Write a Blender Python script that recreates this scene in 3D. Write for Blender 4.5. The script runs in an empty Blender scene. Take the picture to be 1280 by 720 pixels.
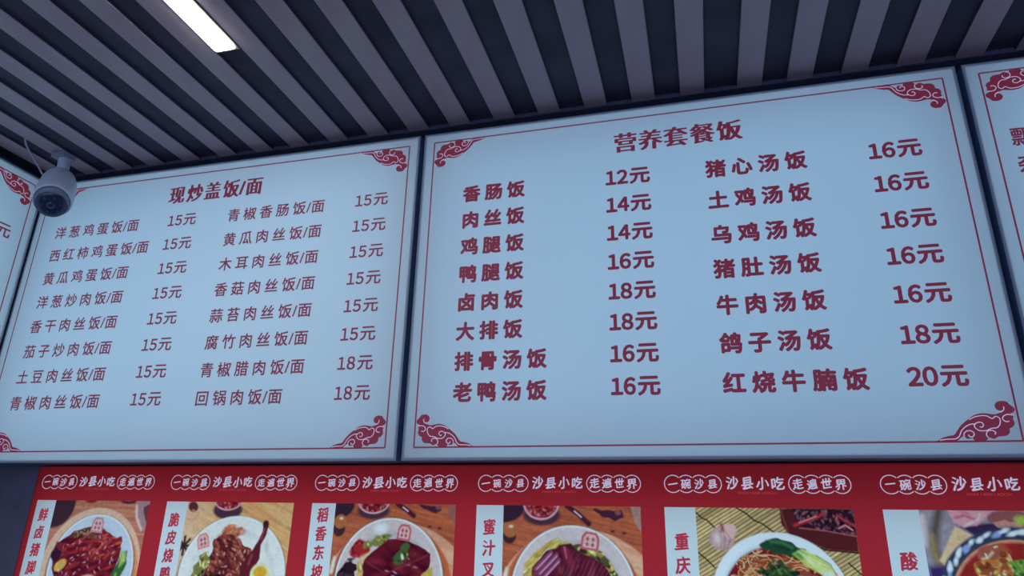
import bpy, bmesh, math, random
import numpy as np
from mathutils import Vector, Matrix
from mathutils.geometry import tessellate_polygon

U = 1.6          # metres per layout unit (distance from the photographer to the menu wall)
EYE = 1.5        # eye height in metres
scn = bpy.context.scene
COL = scn.collection

def Wp(x, y, z):
    return Vector((x * U, y * U, EYE + z * U))

# ------------------------------------------------------------------ camera
F_PX, YAW, PITCH, ROLL = 868.54, math.radians(-15.4874), math.radians(19.8103), math.radians(1.35705)
sy, cy, sp, cp = math.sin(YAW), math.cos(YAW), math.sin(PITCH), math.cos(PITCH)
fwd = Vector((sy * cp, cy * cp, sp)); rt0 = Vector((cy, -sy, 0)); up0 = rt0.cross(fwd)
rt = rt0 * math.cos(ROLL) + up0 * math.sin(ROLL)
up = -rt0 * math.sin(ROLL) + up0 * math.cos(ROLL)
cam = bpy.data.cameras.new('camera'); camo = bpy.data.objects.new('camera', cam); COL.objects.link(camo)
cam.sensor_width = 36.0; cam.lens = F_PX / 1280 * 36; cam.clip_start = 0.02
m = Matrix.Identity(4)
for i in range(3):
    m[i][0] = rt[i]; m[i][1] = up[i]; m[i][2] = -fwd[i]; m[i][3] = Wp(0, 0, 0)[i]
camo.matrix_world = m
scn.camera = camo

# ------------------------------------------------------------------ light and exposure
scn.view_settings.view_transform = 'Standard'
scn.view_settings.look = 'None'
scn.view_settings.exposure = 0.0
scn.view_settings.gamma = 1.0
scn.view_settings.use_curve_mapping = False
world = bpy.data.worlds.new('dusk'); scn.world = world; world.use_nodes = True
wb = world.node_tree.nodes['Background']
wb.inputs[0].default_value = (0.41, 0.49, 0.82, 1); wb.inputs[1].default_value = 1.9

MENU_W = 1.95      # power of the lamps inside each menu light box
MENU_C = (0.34, 0.69, 0.97)
POST_W = 3.2     # power of the lamps inside each poster light box
POST_C = (0.50, 0.82, 1.0)
LAMP_E = 22.0

# ------------------------------------------------------------------ materials
def srgb(c):
    return tuple(((v / 255) / 12.92 if v / 255 <= 0.04045 else ((v / 255 + 0.055) / 1.055) ** 2.4) for v in c)

def mat(name, col, rough=0.6, metal=0.0, noise=0.0, nscale=20.0, bump=0.0, col2=None, stretch=(1, 1, 1), spec=0.5):
    m = bpy.data.materials.new(name); m.use_nodes = True
    nt = m.node_tree; b = nt.nodes['Principled BSDF']
    b.inputs['Roughness'].default_value = rough; b.inputs['Metallic'].default_value = metal
    b.inputs['Specular IOR Level'].default_value = spec
    b.inputs['Base Color'].default_value = (*col, 1)
    if noise or bump or col2:
        tc = nt.nodes.new('ShaderNodeTexCoord'); mp = nt.nodes.new('ShaderNodeMapping')
        mp.inputs['Scale'].default_value = stretch
        nz = nt.nodes.new('ShaderNodeTexNoise'); nz.inputs['Scale'].default_value = nscale
        nz.inputs['Detail'].default_value = 5
        nt.links.new(tc.outputs['Object'], mp.inputs[0]); nt.links.new(mp.outputs[0], nz.inputs[0])
        mr = nt.nodes.new('ShaderNodeMapRange')
        mr.inputs[1].default_value = 0.3; mr.inputs[2].default_value = 0.7
        nt.links.new(nz.outputs[0], mr.inputs[0])
        mx = nt.nodes.new('ShaderNodeMix'); mx.data_type = 'RGBA'
        c2 = col2 if col2 else tuple(v * (1 - noise) for v in col)
        mx.inputs[6].default_value = (*col, 1); mx.inputs[7].default_value = (*c2, 1)
        nt.links.new(mr.outputs[0], mx.inputs[0]); nt.links.new(mx.outputs[2], b.inputs['Base Color'])
        if bump:
            bp = nt.nodes.new('ShaderNodeBump'); bp.inputs['Strength'].default_value = bump
            nt.links.new(nz.outputs[0], bp.inputs['Height']); nt.links.new(bp.outputs[0], b.inputs['Normal'])
    return m

def film(name, col, trans=0.75, attr=None, blotch=0.0):
    """backlit printed film: part of the light of the lamps behind comes through it"""
    m = bpy.data.materials.new(name); m.use_nodes = True
    nt = m.node_tree; nt.nodes.remove(nt.nodes['Principled BSDF'])
    out = nt.nodes['Material Output']
    d = nt.nodes.new('ShaderNodeBsdfDiffuse'); t = nt.nodes.new('ShaderNodeBsdfTranslucent'); mx = nt.nodes.new('ShaderNodeMixShader')
    mx.inputs[0].default_value = trans
    nt.links.new(d.outputs[0], mx.inputs[1]); nt.links.new(t.outputs[0], mx.inputs[2]); nt.links.new(mx.outputs[0], out.inputs[0])
    if attr:
        a = nt.nodes.new('ShaderNodeAttribute'); a.attribute_name = attr; src = a.outputs['Color']
        nt.links.new(src, d.inputs[0]); nt.links.new(src, t.inputs[0])
    elif blotch:
        tc = nt.nodes.new('ShaderNodeTexCoord'); nz = nt.nodes.new('ShaderNodeTexNoise'); nz.inputs['Scale'].default_value = 1.6
        nt.links.new(tc.outputs['Object'], nz.inputs[0])
        cm = nt.nodes.new('ShaderNodeMix'); cm.data_type = 'RGBA'
        cm.inputs[6].default_value = (*col, 1); cm.inputs[7].default_value = (*[v * (1 - blotch) for v in col], 1)
        nt.links.new(nz.outputs[0], cm.inputs[0])
        nt.links.new(cm.outputs[2], d.inputs[0]); nt.links.new(cm.outputs[2], t.inputs[0])
    else:
        d.inputs[0].default_value = (*col, 1); t.inputs[0].default_value = (*col, 1)
    return m

def glow(name, col, e):
    m = bpy.data.materials.new(name); m.use_nodes = True
    b = m.node_tree.nodes['Principled BSDF']
    b.inputs['Base Color'].default_value = (*col, 1); b.inputs['Emission Color'].default_value = (*col, 1)
    b.inputs['Emission Strength'].default_value = e; b.inputs['Roughness'].default_value = 0.6
    return m

M = {
 'slat': mat('slat_wood_plastic', (0.44, 0.37, 0.40), 0.55, col2=(0.37, 0.27, 0.32), nscale=3.0, stretch=(3, 1.2, 1), spec=0.3),
 'groove': mat('dark_groove_board', (0.072, 0.068, 0.105), 0.7, noise=0.4, nscale=8, spec=0.2),
 'trim': mat('dark_trim', (0.075, 0.085, 0.14), 0.6, spec=0.3, noise=0.3, nscale=30),
 'wall': mat('grey_plaster', (0.17, 0.18, 0.25), 0.85, noise=0.25, nscale=14, bump=0.15),
 'floor': mat('floor_tile', (0.30, 0.29, 0.30), 0.45, noise=0.2, nscale=4),
 'housing': mat('dark_aluminium', (0.13, 0.25, 0.42), 0.5, 0.0, noise=0.2, nscale=40),
 'inner': mat('white_lining', (0.85, 0.85, 0.85), 0.9, noise=0.03, nscale=10),
 'panel': film('backlit_menu_film', (0.86, 0.87, 0.88), 0.75, blotch=0.10),
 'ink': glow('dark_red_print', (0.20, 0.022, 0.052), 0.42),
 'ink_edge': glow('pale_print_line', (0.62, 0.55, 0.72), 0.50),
 'poster_red': film('red_poster_film', (0.56, 0.030, 0.042), 0.75),
 'strip': film('pale_title_film', (0.80, 0.84, 0.84), 0.75),
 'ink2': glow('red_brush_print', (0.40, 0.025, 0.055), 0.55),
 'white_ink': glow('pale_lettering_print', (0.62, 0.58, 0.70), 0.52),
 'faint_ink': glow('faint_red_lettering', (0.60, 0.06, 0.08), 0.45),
 'photo': film('printed_dish_photograph', (1, 1, 1), 0.75, attr='print'),
 'lamp': glow('lamp_diffuser', (1.0, 1.0, 0.90), LAMP_E),
 'lampframe': mat('lamp_frame_grey', (0.22, 0.22, 0.16), 0.5, 0.2, noise=0.1),
 'cam_shell': mat('camera_shell_white', (0.50, 0.58, 0.70), 0.42, noise=0.06, nscale=60),
 'cam_eye': mat('camera_eyeball', (0.13, 0.18, 0.29), 0.35, noise=0.1, nscale=40),
 'cam_glass': mat('camera_front_glass', (0.012, 0.026, 0.07), 0.22, noise=0.2, nscale=30),
 'cam_led': mat('camera_led_dark', (0.012, 0.022, 0.05), 0.2, noise=0.1),
 'clip': mat('mount_plate_grey', (0.26, 0.28, 0.34), 0.4, noise=0.1),
 'cable': mat('grey_cable', (0.32, 0.32, 0.42), 0.5, noise=0.1),
 'screw': mat('steel_screw', (0.5, 0.5, 0.52), 0.3, 1.0, noise=0.1),
}

# ------------------------------------------------------------------ helpers
class MB:
    """collects faces in layout units, builds ONE mesh object"""
    def __init__(s): s.v = []; s.f = []; s.mi = []
    def add(s, vs, fs, mi=0):
        o = len(s.v); s.v += [tuple(v) for v in vs]; s.f += [tuple(i + o for i in f) for f in fs]; s.mi += [mi] * len(fs)
    def box(s, x0, x1, y0, y1, z0, z1, mi=0):
        s.add([(x0,y0,z0),(x1,y0,z0),(x1,y1,z0),(x0,y1,z0),(x0,y0,z1),(x1,y0,z1),(x1,y1,z1),(x0,y1,z1)],
              [(0,3,2,1),(4,5,6,7),(0,1,5,4),(1,2,6,5),(2,3,7,6),(3,0,4,7)], mi)
    def quad(s, x0, x1, z0, z1, y=0.0, mi=0):
        s.add([(x0,y,z0),(x1,y,z0),(x1,y,z1),(x0,y,z1)], [(0,1,2,3)], mi)
    def ribbon(s, pts, w, y, mi=0, closed=False, taper=False):
        n = len(pts); L = []; R = []
        for i in range(n):
            a = pts[(i - 1) % n] if (closed or i > 0) else pts[i]
            b = pts[(i + 1) % n] if (closed or i < n - 1) else pts[i]
            dx, dz = b[0] - a[0], b[1] - a[1]; l = math.hypot(dx, dz) or 1
            ww = w / 2 * ((1 - 0.6 * abs(2 * i / (n - 1) - 1)) if taper else 1)
            nx, nz = -dz / l * ww, dx / l * ww
            L.append((pts[i][0] + nx, y, pts[i][1] + nz)); R.append((pts[i][0] - nx, y, pts[i][1] - nz))
        k = n if closed else n - 1
        s.add(L + R, [(i, n + i, n + (i + 1) % n, (i + 1) % n) for i in range(k)], mi)
    def poly(s, pts, y, mi=0):
        tr = tessellate_polygon([[Vector((p[0], p[1], 0)) for p in pts]])
        s.add([(p[0], y, p[1]) for p in pts], [tuple(t) for t in tr], mi)
    def build(s, name, mats, parent=None, smooth=False, scale=U):
        me = bpy.data.meshes.new(name)
        me.from_pydata([(v[0]*scale, v[1]*scale, v[2]*scale) for v in s.v], [], s.f)
        for mm in (mats if isinstance(mats, (list, tuple)) else [mats]): me.materials.append(mm)
        if any(s.mi): me.polygons.foreach_set('material_index', s.mi)
        if smooth: me.polygons.foreach_set('use_smooth', [True] * len(s.f))
        me.update()
        o = bpy.data.objects.new(name, me); COL.objects.link(o)
        if parent: o.parent = parent
        return o

def empty(name, loc, label, cat, group=None, rz=0):
    o = bpy.data.objects.new(name, None); COL.objects.link(o); o.location = loc; o.rotation_euler = (0, 0, rz)
    o.empty_display_size = 0.1
    o['label'] = label; o['category'] = cat
    if group: o['group'] = group
    return o
def struct(o): o['kind'] = 'structure'; return o

def smooth_curve(pts, n=5):
    """Catmull-Rom through pts"""
    P = [pts[0]] + list(pts) + [pts[-1]]; out = []
    for i in range(1, len(P) - 2):
        p0, p1, p2, p3 = P[i-1], P[i], P[i+1], P[i+2]
        for k in range(n):
            t = k / n
            out.append(tuple(0.5*((2*p1[j]) + (-p0[j]+p2[j])*t + (2*p0[j]-5*p1[j]+4*p2[j]-p3[j])*t*t + (-p0[j]+3*p1[j]-3*p2[j]+p3[j])*t**3) for j in range(len(p1))))
    out.append(tuple(pts[-1])); return out

# ------------------------------------------------------------------ glyphs
GC = {}
def glyph(ch):
    if ch in GC: return GC[ch]
    c = bpy.data.curves.new('g', 'FONT'); c.body = ch; c.resolution_u = 3; c.fill_mode = 'FRONT'
    o = bpy.data.objects.new('g', c); COL.objects.link(o)
    dg = bpy.context.evaluated_depsgraph_get()
    me = bpy.data.meshes.new_from_object(o.evaluated_get(dg))
    v = np.array([(p.co.x, p.co.y) for p in me.vertices]); f = [tuple(p.vertices) for p in me.polygons]
    bpy.data.objects.remove(o); bpy.data.curves.remove(c); bpy.data.meshes.remove(me)
    GC[ch] = (v, f, v.min(0), v.max(0)); return GC[ch]
REF = glyph('国'); RH = float(REF[3][1] - REF[2][1]); RC = float(REF[3][1] + REF[2][1]) / 2
FW = {c: chr(ord(c) + 0xFEE0) for c in '0123456789'}

def put(mb, ch, cx, cz, size, y, bold=0.02, wide=1.0, rot=0.0, shear=0.0, boldx=None, mi=0, nib=0.0, rise=0.0):
    """ch centred at (cx, cz); size is the ink height of a full square character"""
    v, f, lo, hi = glyph(FW.get(ch, ch))
    k = size / RH; gx = (lo[0] + hi[0]) / 2
    p = (v - np.array([gx, RC])) * k * np.array([wide, 1.0])
    p[:, 0] += shear * p[:, 1]
    if rise: p[:, 1] += rise * p[:, 0] + .02 * size * np.sin(p[:, 0] / size * 5.0 + cx * 90); p[:, 0] += .02 * size * np.sin(p[:, 1] / size * 6.0 + cx * 50)
    c, s = math.cos(rot), math.sin(rot); p = p @ np.array([[c, s], [-s, c]])
    bx = (bold if boldx is None else boldx) * size; bz = bold * size
    offs = [(0, 0)] if bold == 0 else [(0, 0)] + [(bx * math.cos(a), bz * math.sin(a)) for a in [math.pi/4 + i * math.pi/2 for i in range(4)]]
    if max(bx, bz) >= 0.028 * size: offs += [(bx, 0), (-bx, 0), (0, bz), (0, -bz)]
    if nib: offs += [(k * nib * size, -k * nib * size * .8) for k in (-1, -.5, .5, 1)]
    for i, (ox, oz) in enumerate(offs):
        mb.add([(cx + a + ox, y - i * 0.000012, cz + b + oz) for a, b in p], f, mi)

# ------------------------------------------------------------------ room
XL, XR, YB, YF, ZC = -1.375, 1.95, 1.09, -1.9, 0.70
GD = 0.007                       # how far the slats stand below the dark backing
ZF = -EYE / U
def sbox(name, m, *b):
    mb = MB(); mb.box(*b); o = mb.build(name, M[m]); o.location = (0, 0, EYE); return struct(o)
sbox('wall_back', 'wall', XL - .1, XR + .1, YB, YB + .1, ZF, ZC + .1)
sbox('wall_left', 'wall', XL - .1, XL, YF, YB, ZF, ZC + .1)
sbox('wall_right', 'wall', XR, XR + .1, YF, YB, ZF, ZC + .1)
sbox('floor', 'floor', XL - .1, XR + .1, YF, YB + .1, ZF - .08, ZF)
ceil = sbox('ceiling', 'groove', XL, XR, YF, YB, ZC + GD, ZC + .1)
sbox('trim_1', 'trim', XL, XR, 1.0165, YB, ZC - .0005, ZC + GD)     # dark strip where the slats end, along the back wall
sbox('trim_2', 'trim', XL, -1.333, YF, 1.0165, ZC - .0005, ZC + GD)
sbox('baseboard_back', 'trim', XL, XR, YB - .008, YB, ZF, ZF + .06)
sbox('baseboard_left', 'trim', XL, XL + .008, YF, YB - .008, ZF, ZF + .06)

slx = [-1.2905,-1.2180,-1.1375,-1.0585,-.9745,-.8900,-.8095,-.7305,-.6468,-.5650,-.4840,-.4045,-.3210,-.2405,-.1590,-.0783,.0015,.0915,.1675,.2480,.3272,.4077]
while slx[-1] < XR - .14: slx.append(slx[-1] + .0806)
def slat_mesh():
    mb = MB(); w = .0388; h = GD; c = .0012; y0, y1 = YF, 0
    prof = [(0, h), (0, c), (c, 0), (w - c, 0), (w, c), (w, h)]
    n = len(prof)
    vs = [(x, y0, z) for x, z in prof] + [(x, y1, z) for x, z in prof]
    fs = [(i, i + 1, n + i + 1, n + i) for i in range(n - 1)] + [(n - 1, 0, n, 2 * n - 1)]
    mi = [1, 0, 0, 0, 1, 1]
    for f, k in zip(fs, mi): 
        o = len(mb.v)
        mb.v += [vs[j] for j in f]; mb.f.append((o, o+1, o+2, o+3)); mb.mi.append(k)
    for base in (0, n):
        o = len(mb.v); mb.v += [vs[base + j] for j in range(n)]; mb.f.append(tuple(o + j for j in range(n))); mb.mi.append(1)
    return mb
sides = mat('slat_side_shaded', (0.065, 0.062, 0.095), 0.7, noise=0.3, nscale=20, spec=0.2)  # shade on the slat sides and ends, put into their colour
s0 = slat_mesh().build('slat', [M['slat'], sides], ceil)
rnd = random.Random(4)
for i, x in enumerate(slx):
    s = s0 if i == 0 else s0.copy()
    if i: COL.objects.link(s)
    s.parent = ceil
    s.location = (x * U, (1.0150 + rnd.uniform(-.0012, .0012)) * U, ZC * U)

# ------------------------------------------------------------------ ceiling lamps (one in view, two unseen ones added behind the photographer to light the room)
def lamp(x0, x1, y0, y1, label):
    t = empty('ceiling_lamp', Wp((x0 + x1) / 2, (y0 + y1) / 2, ZC), label, 'lamp', 'linear lamps set between the ceiling slats' )
    w, l = (x1 - x0) / 2, (y1 - y0) / 2; e = .0042
    mb = MB()
    for b in ((-w, -w + e, -l, l), (w - e, w, -l, l), (-w + e, w - e, -l, -l + e), (-w + e, w - e, l - e, l)):
        mb.box(*b, -.0016, GD)
    mb.build('frame', M['lampframe'], t)
    d = MB(); a, b, r = w - e, l - e, .004
    pts = []
    for cx, cy_, a0 in ((a - r, b - r, 0), (-a + r, b - r, 90), (-a + r, -b + r, 180), (a - r, -b + r, 270)):
        for k in range(5):
            an = math.radians(a0 + k * 22.5); pts.append((cx + r * math.cos(an), cy_ + r * math.sin(an)))
    n = len(pts)
    d.add([(p[0], p[1], -.0035) for p in pts] + [(p[0], p[1], .006) for p in pts], [tuple(range(n))[::-1]] + [(i, (i+1) % n, n + (i+1) % n, n + i) for i in range(n)] + [tuple(range(n, 2*n))])
    d.build('diffuser', M['lamp'], t)
    return t
lamp(-.6905, -.6475, -.02, .7375, 'white glowing linear lamp set in a groove between ceiling slats, top left')
lamp(-.6905, -.6475, -1.5, -.80, 'added unseen linear lamp behind the photographer, left of the room middle')
lamp(.8112, .8500, -1.5, -.80, 'added unseen linear lamp behind the photographer, right of the room middle')

# ------------------------------------------------------------------ corner ornament (cloud scroll), bottom right form, milli-units from the border corner
ORN = [(-94.8,1.0),(-88.2,4.8),(-80.3,7.2),(-74.0,8.7),(-69.3,14.5),(-64.6,20.2),(-57.6,26.0),(-54.4,28.2),(-48.3,32.5),(-39.7,34.8),(-32.4,34.3),(-25.3,33.2),(-19.0,35.2),(-15.2,38.8),(-17.0,37.6),(-20.0,38.0),(-22.6,41.1),(-22.6,45.3),(-19.4,48.6),(-14.8,49.8),(-9.1,48.8),(-6.2,44.9),(-3.1,42.0),(-1.6,38.9),(-3.7,35.3),(-7.3,33.8),(-5.0,30.7),(-6.0,27.1),(-5.2,23.7),(-5.6,20.7),(-7.9,17.3),(-11.9,15.2),(-12.3,11.1),(-15.7,7.1),(-20.9,6.0),(-26.1,5.6),(-30.9,2.9),(-36.4,4.9),(-39.3,1.5),(-44.5,0.6),(-49.9,0.4),(-53.8,2.2),(-54.1,4.3),(-60.2,3.3),(-63.4,6.1),(-66.5,5.3),(-71.6,1.3),(-78.4,0.5),(-87.3,0.9)]
ORL = [[(-91.6,1.9),(-82.5,3.1),(-74.2,3.4),(-69.3,6.2),(-65.0,13.6),(-59.7,18.5),(-54.0,21.2),(-48.7,21.6)],
 [(-54.5,27.1),(-47.9,30.3),(-40.2,31.8),(-34.4,31.4),(-31.1,29.3),(-28.5,27.9),(-24.3,30.6),(-20.4,27.7),(-21.4,21.1),(-25.5,16.6),(-31.4,15.9),(-37.8,13.2),(-45.1,13.3),(-49.2,16.6),(-49.8,20.0),(-46.2,23.2),(-41.8,23.5),(-39.6,20.6),(-41.7,17.4),(-44.2,18.2)],
 [(-63.4,6.1),(-63.2,9.4),(-60.0,12.7),(-54.7,13.1),(-51.9,9.7),(-53.8,6.0),(-57.4,6.0),(-58.5,8.5)],
 [(-37.2,4.6),(-38.7,8.2),(-36.5,12.3),(-31.9,13.4),(-28.2,11.0),(-29.2,8.1)],
 [(-10.6,24.2),(-14.6,24.0),(-17.3,27.3),(-15.5,30.9),(-10.7,32.8),(-5.2,31.6)],
 [(-19.0,35.2),(-14.9,37.6),(-13.3,40.9),(-13.9,42.9)]]
ORF = smooth_curve(ORN + [ORN[0]], 4)[:-1]
def ornament(parent, cx, cz, fx, fz):
    mb = MB(); k = .001
    mb.poly([(cx + fx * x * k, cz + fz * z * k) for x, z in ORF], -.0006)
    for l in ORL:
        mb.ribbon([(cx + fx * x * k, cz + fz * z * k) for x, z in smooth_curve(l, 5)], .0011, -.0009, 1)
    mb.build('corner_ornament', [M['ink'], M['ink_edge']], parent)

# ------------------------------------------------------------------ menu light boxes
BW, BH, INS, INT, INB = .8445, .5698, .0195, .0186, .0194
def arealight(name, parent, cx, cy_, cz, sx, sz, w, colr):
    l = bpy.data.lights.new(name, 'AREA'); l.shape = 'RECTANGLE'; l.size = sx * U; l.size_y = sz * U
    l.energy = w; l.color = colr
    o = bpy.data.objects.new(name, l); COL.objects.link(o); o.parent = parent
    o.location = (cx * U, cy_ * U, cz * U); o.rotation_euler = (-math.pi / 2, 0, 0)   # shines towards local -y
    return o
def light_box(t, w, h, depth, wall=.004):
    mb = MB()
    for b, inn in (((0, wall, .0006, depth, 0, h), 1), ((w - wall, w, .0006, depth, 0, h), 1), ((wall, w - wall, .0006, depth, 0, wall), 1), ((wall, w - wall, .0006, depth, h - wall, h), 1), ((wall, w - wall, depth - wall, depth, wall, h - wall), 1)):
        mb.box(*b)
    # the lining: a thin white skin just inside the metal
    i = wall + .0003
    lin = [((i, depth - i), ) ]
    x0, x1, z0, z1, y0, y1 = i, w - i, i, h - i, .0012, depth - i
    mb.add([(x0,y0,z0),(x0,y1,z0),(x0,y1,z1),(x0,y0,z1)], [(0,1,2,3)], 1)
    mb.add([(x1,y0,z0),(x1,y1,z0),(x1,y1,z1),(x1,y0,z1)], [(0,1,2,3)], 1)
    mb.add([(x0,y0,z0),(x1,y0,z0),(x1,y1,z0),(x0,y1,z0)], [(0,1,2,3)], 1)
    mb.add([(x0,y0,z1),(x1,y0,z1),(x1,y1,z1),(x0,y1,z1)], [(0,1,2,3)], 1)
    mb.add([(x0,y1,z0),(x1,y1,z0),(x1,y1,z1),(x0,y1,z1)], [(0,1,2,3)], 1)
    mb.build('housing', [M['housing'], M['inner']], t)

def menu_board(loc, label, rz=0):
    t = empty('menu_board', loc, label, 'menu board', 'backlit menu boards under the slatted ceiling', rz)
    light_box(t, BW, BH, .082)
    p = MB(); p.quad(0, BW, 0, BH, 0); p.build('lit_panel', M['panel'], t)
    arealight('box_lamp', t, BW / 2, .068, BH / 2, BW - .05, BH - .05, MENU_W, MENU_C)
    b = MB(); x0, x1, z0, z1, e = INS, BW - INS, INB, BH - INT, .0023
    for q in ((x0, x1, z0 - e/2, z0 + e/2), (x0, x1, z1 - e/2, z1 + e/2), (x0 - e/2, x0 + e/2, z0, z1), (x1 - e/2, x1 + e/2, z0, z1)):
        b.quad(*q, -.0006)
    b.build('border_line', M['ink'], t)
    for fx, cx in ((1, x1), (-1, x0)):
        for fz, cz in ((1, z0), (-1, z1)):
            ornament(t, cx, cz, fx, fz)
    return t
Z0 = .1072
def line(parent, name, text, x0, z, pitch, size, bold, wide=1.0):
    """dish name; x0 is the left edge of the first character's ink"""
    mb = MB(); cx = x0 + size / 2
    for i, ch in enumerate(text):
        if ch == '/':
            cx += -pitch + size * .5 + size * .30; put(mb, ch, cx, z, size, -.0008, bold, wide); cx += size * .27 + size * .52
            continue
        put(mb, ch, cx, z, size, -.0008, bold, wide); cx += pitch
    return mb.build(name, M['ink'], parent)
def price(parent, text, x0, z, size, bold, scale=1.0):
    mb = MB()
    put(mb, text[0], x0 + .0072 * scale, z, size * 1.02, -.0008, bold, .92)
    put(mb, text[1], x0 + .0240 * scale, z, size * 1.02, -.0008, bold, .92)
    put(mb, text[2], x0 + .0492 * scale, z + .0004, size, -.0008, bold, 1.06)
    return mb.build('price', M['ink'], parent)
YB1 = 1.0
# board A: rice and noodle dishes
XA = -1.2938 + .0
ta = menu_board(Wp(-.4542 - BW, YB1, Z0), 'backlit menu board of rice and noodle dishes with four narrow columns, behind the camera')
def ax(x): return x - (-.4542 - BW)
def az(z): return z - Z0
mb = MB()
for ch, cx in zip('现炒盖饭/面', (-.9585, -.9175, -.8775, -.8365, -.8120, -.7860)):
    put(mb, ch, ax(cx), az(.6145), .0350, -.0008, .004, .90, boldx=.044)
mb.build('title_lettering', M['ink'], ta)
c1 = ['洋葱鸡蛋饭/面', '西红柿鸡蛋饭/面', '黄瓜鸡蛋饭/面', '洋葱炒肉饭/面', '香干肉丝饭/面', '茄子炒肉饭/面', '土豆肉丝饭/面', '青椒肉丝饭/面']
c2 = ['青椒香肠饭/面', '黄瓜肉丝饭/面', '木耳肉丝饭/面', '香菇肉丝饭/面', '蒜苔肉丝饭/面', '腐竹肉丝饭/面', '青椒腊肉饭/面', '回锅肉饭/面']
pr = ['15元'] * 8; pr2 = ['15元'] * 6 + ['18元'] * 2
for i in range(8):
    z = .5590 - .0493 * i
    line(ta, 'dish_name', c1[i], ax(-1.2365), az(z), .0345, .0240, .022)
    price(ta, pr[i], ax(-.9670), az(z + .0005), .0240, .026)
    line(ta, 'dish_name', c2[i], ax(-.8325), az(z - .002), .0345, .0240, .022)
    price(ta, pr2[i], ax(-.5700), az(z - .0005), .0240, .026)
# board B: set meals
XB = -.4454
tb = menu_board(Wp(XB, YB1, Z0), 'backlit menu board of set meals in large bold red characters, middle of the wall')
mb = MB()
for ch, cx in zip('营养套餐饭', (-.0905, -.0503, -.0102, .0310, .0722)):
    put(mb, ch, cx - XB, az(.6125), .0335, -.0008, .006, 1.0, boldx=.052)
mb.build('title_lettering', M['ink'], tb)
b1 = ['香肠饭', '肉丝饭', '鸡腿饭', '鸭腿饭', '卤肉饭', '大排饭', '排骨汤饭', '老鸭汤饭']; q1 = ['12元', '14元', '14元', '16元', '18元', '18元', '16元', '16元']
b2 = ['猪心汤饭', '土鸡汤饭', '乌鸡汤饭', '猪肚汤饭', '牛肉汤饭', '鸽子汤饭', '红烧牛腩饭']; q2 = ['16元'] * 5 + ['18元', '20元']
for i in range(8):
    z = .5485 - .0486 * i
    line(tb, 'dish_name', b1[i], -.3655 - XB, az(z), .0388, .0272, .048)
    price(tb, q1[i], -.1235 - XB, az(z + .0018), .0272, .044, 1.09)
for i in range(7):
    z = (.5470, .4930, .4350, .3800, .3235, .2665, .2095)[i]
    line(tb, 'dish_name', b2[i], .0330 - XB, az(z), .0388, .0272, .048)
    price(tb, q2[i], .2645 - XB, az(z + .0008), .0272, .044, 1.09)
# board C, mostly outside the photograph on the right
XC = .4077
tc_ = menu_board(Wp(XC, YB1, Z0), 'backlit menu board at the right edge, cut off by the photograph')
for ch, z in (('飘', .547), ('杂', .5034)): line(tc_, 'dish_name', ch, .4485 - XC, az(z), .0388, .0272, .026)
# board D on the left wall
td = menu_board(Wp(-1.287, .988 - BW, Z0), 'backlit menu board on the left side wall, meeting the corner behind the camera', math.pi / 2)
mb = MB(); put(mb, '元', BW - .0573, az(.5426), .0272, -.0008, .026); mb.build('price', M['ink'], td)

# ------------------------------------------------------------------ painted dish photographs (flat prints)
NU, NV, VH = 236, 250, 1.06
uu, vv = np.meshgrid(np.linspace(0, 1, NU), np.linspace(0, VH, NV))
WHITE = np.array(srgb((172, 205, 216)))
def C(*c): return np.clip(np.array(srgb(c)) / WHITE, 0, 1)
def sm(d, e=.006): return np.clip(.5 - d / (2 * e), 0, 1)
def vnoise(rng, fx, fy, ang=0.0, u=None, v=None):
    u = uu if u is None else u; v = vv if v is None else v
    c, s = math.cos(ang), math.sin(ang); a = (u * c + v * s) * fx + 50; b = (-u * s + v * c) * fy + 50
    g = rng.random((128, 128)); i = np.floor(a).astype(int); j = np.floor(b).astype(int); p = a - i; q = b - j
    p = p * p * (3 - 2 * p); q = q * q * (3 - 2 * q)
    G = lambda x, y: g[x % 128, y % 128]
    return (G(i, j) * (1-p) + G(i+1, j) * p) * (1-q) + (G(i, j+1) * (1-p) + G(i+1, j+1) * p) * q
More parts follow.
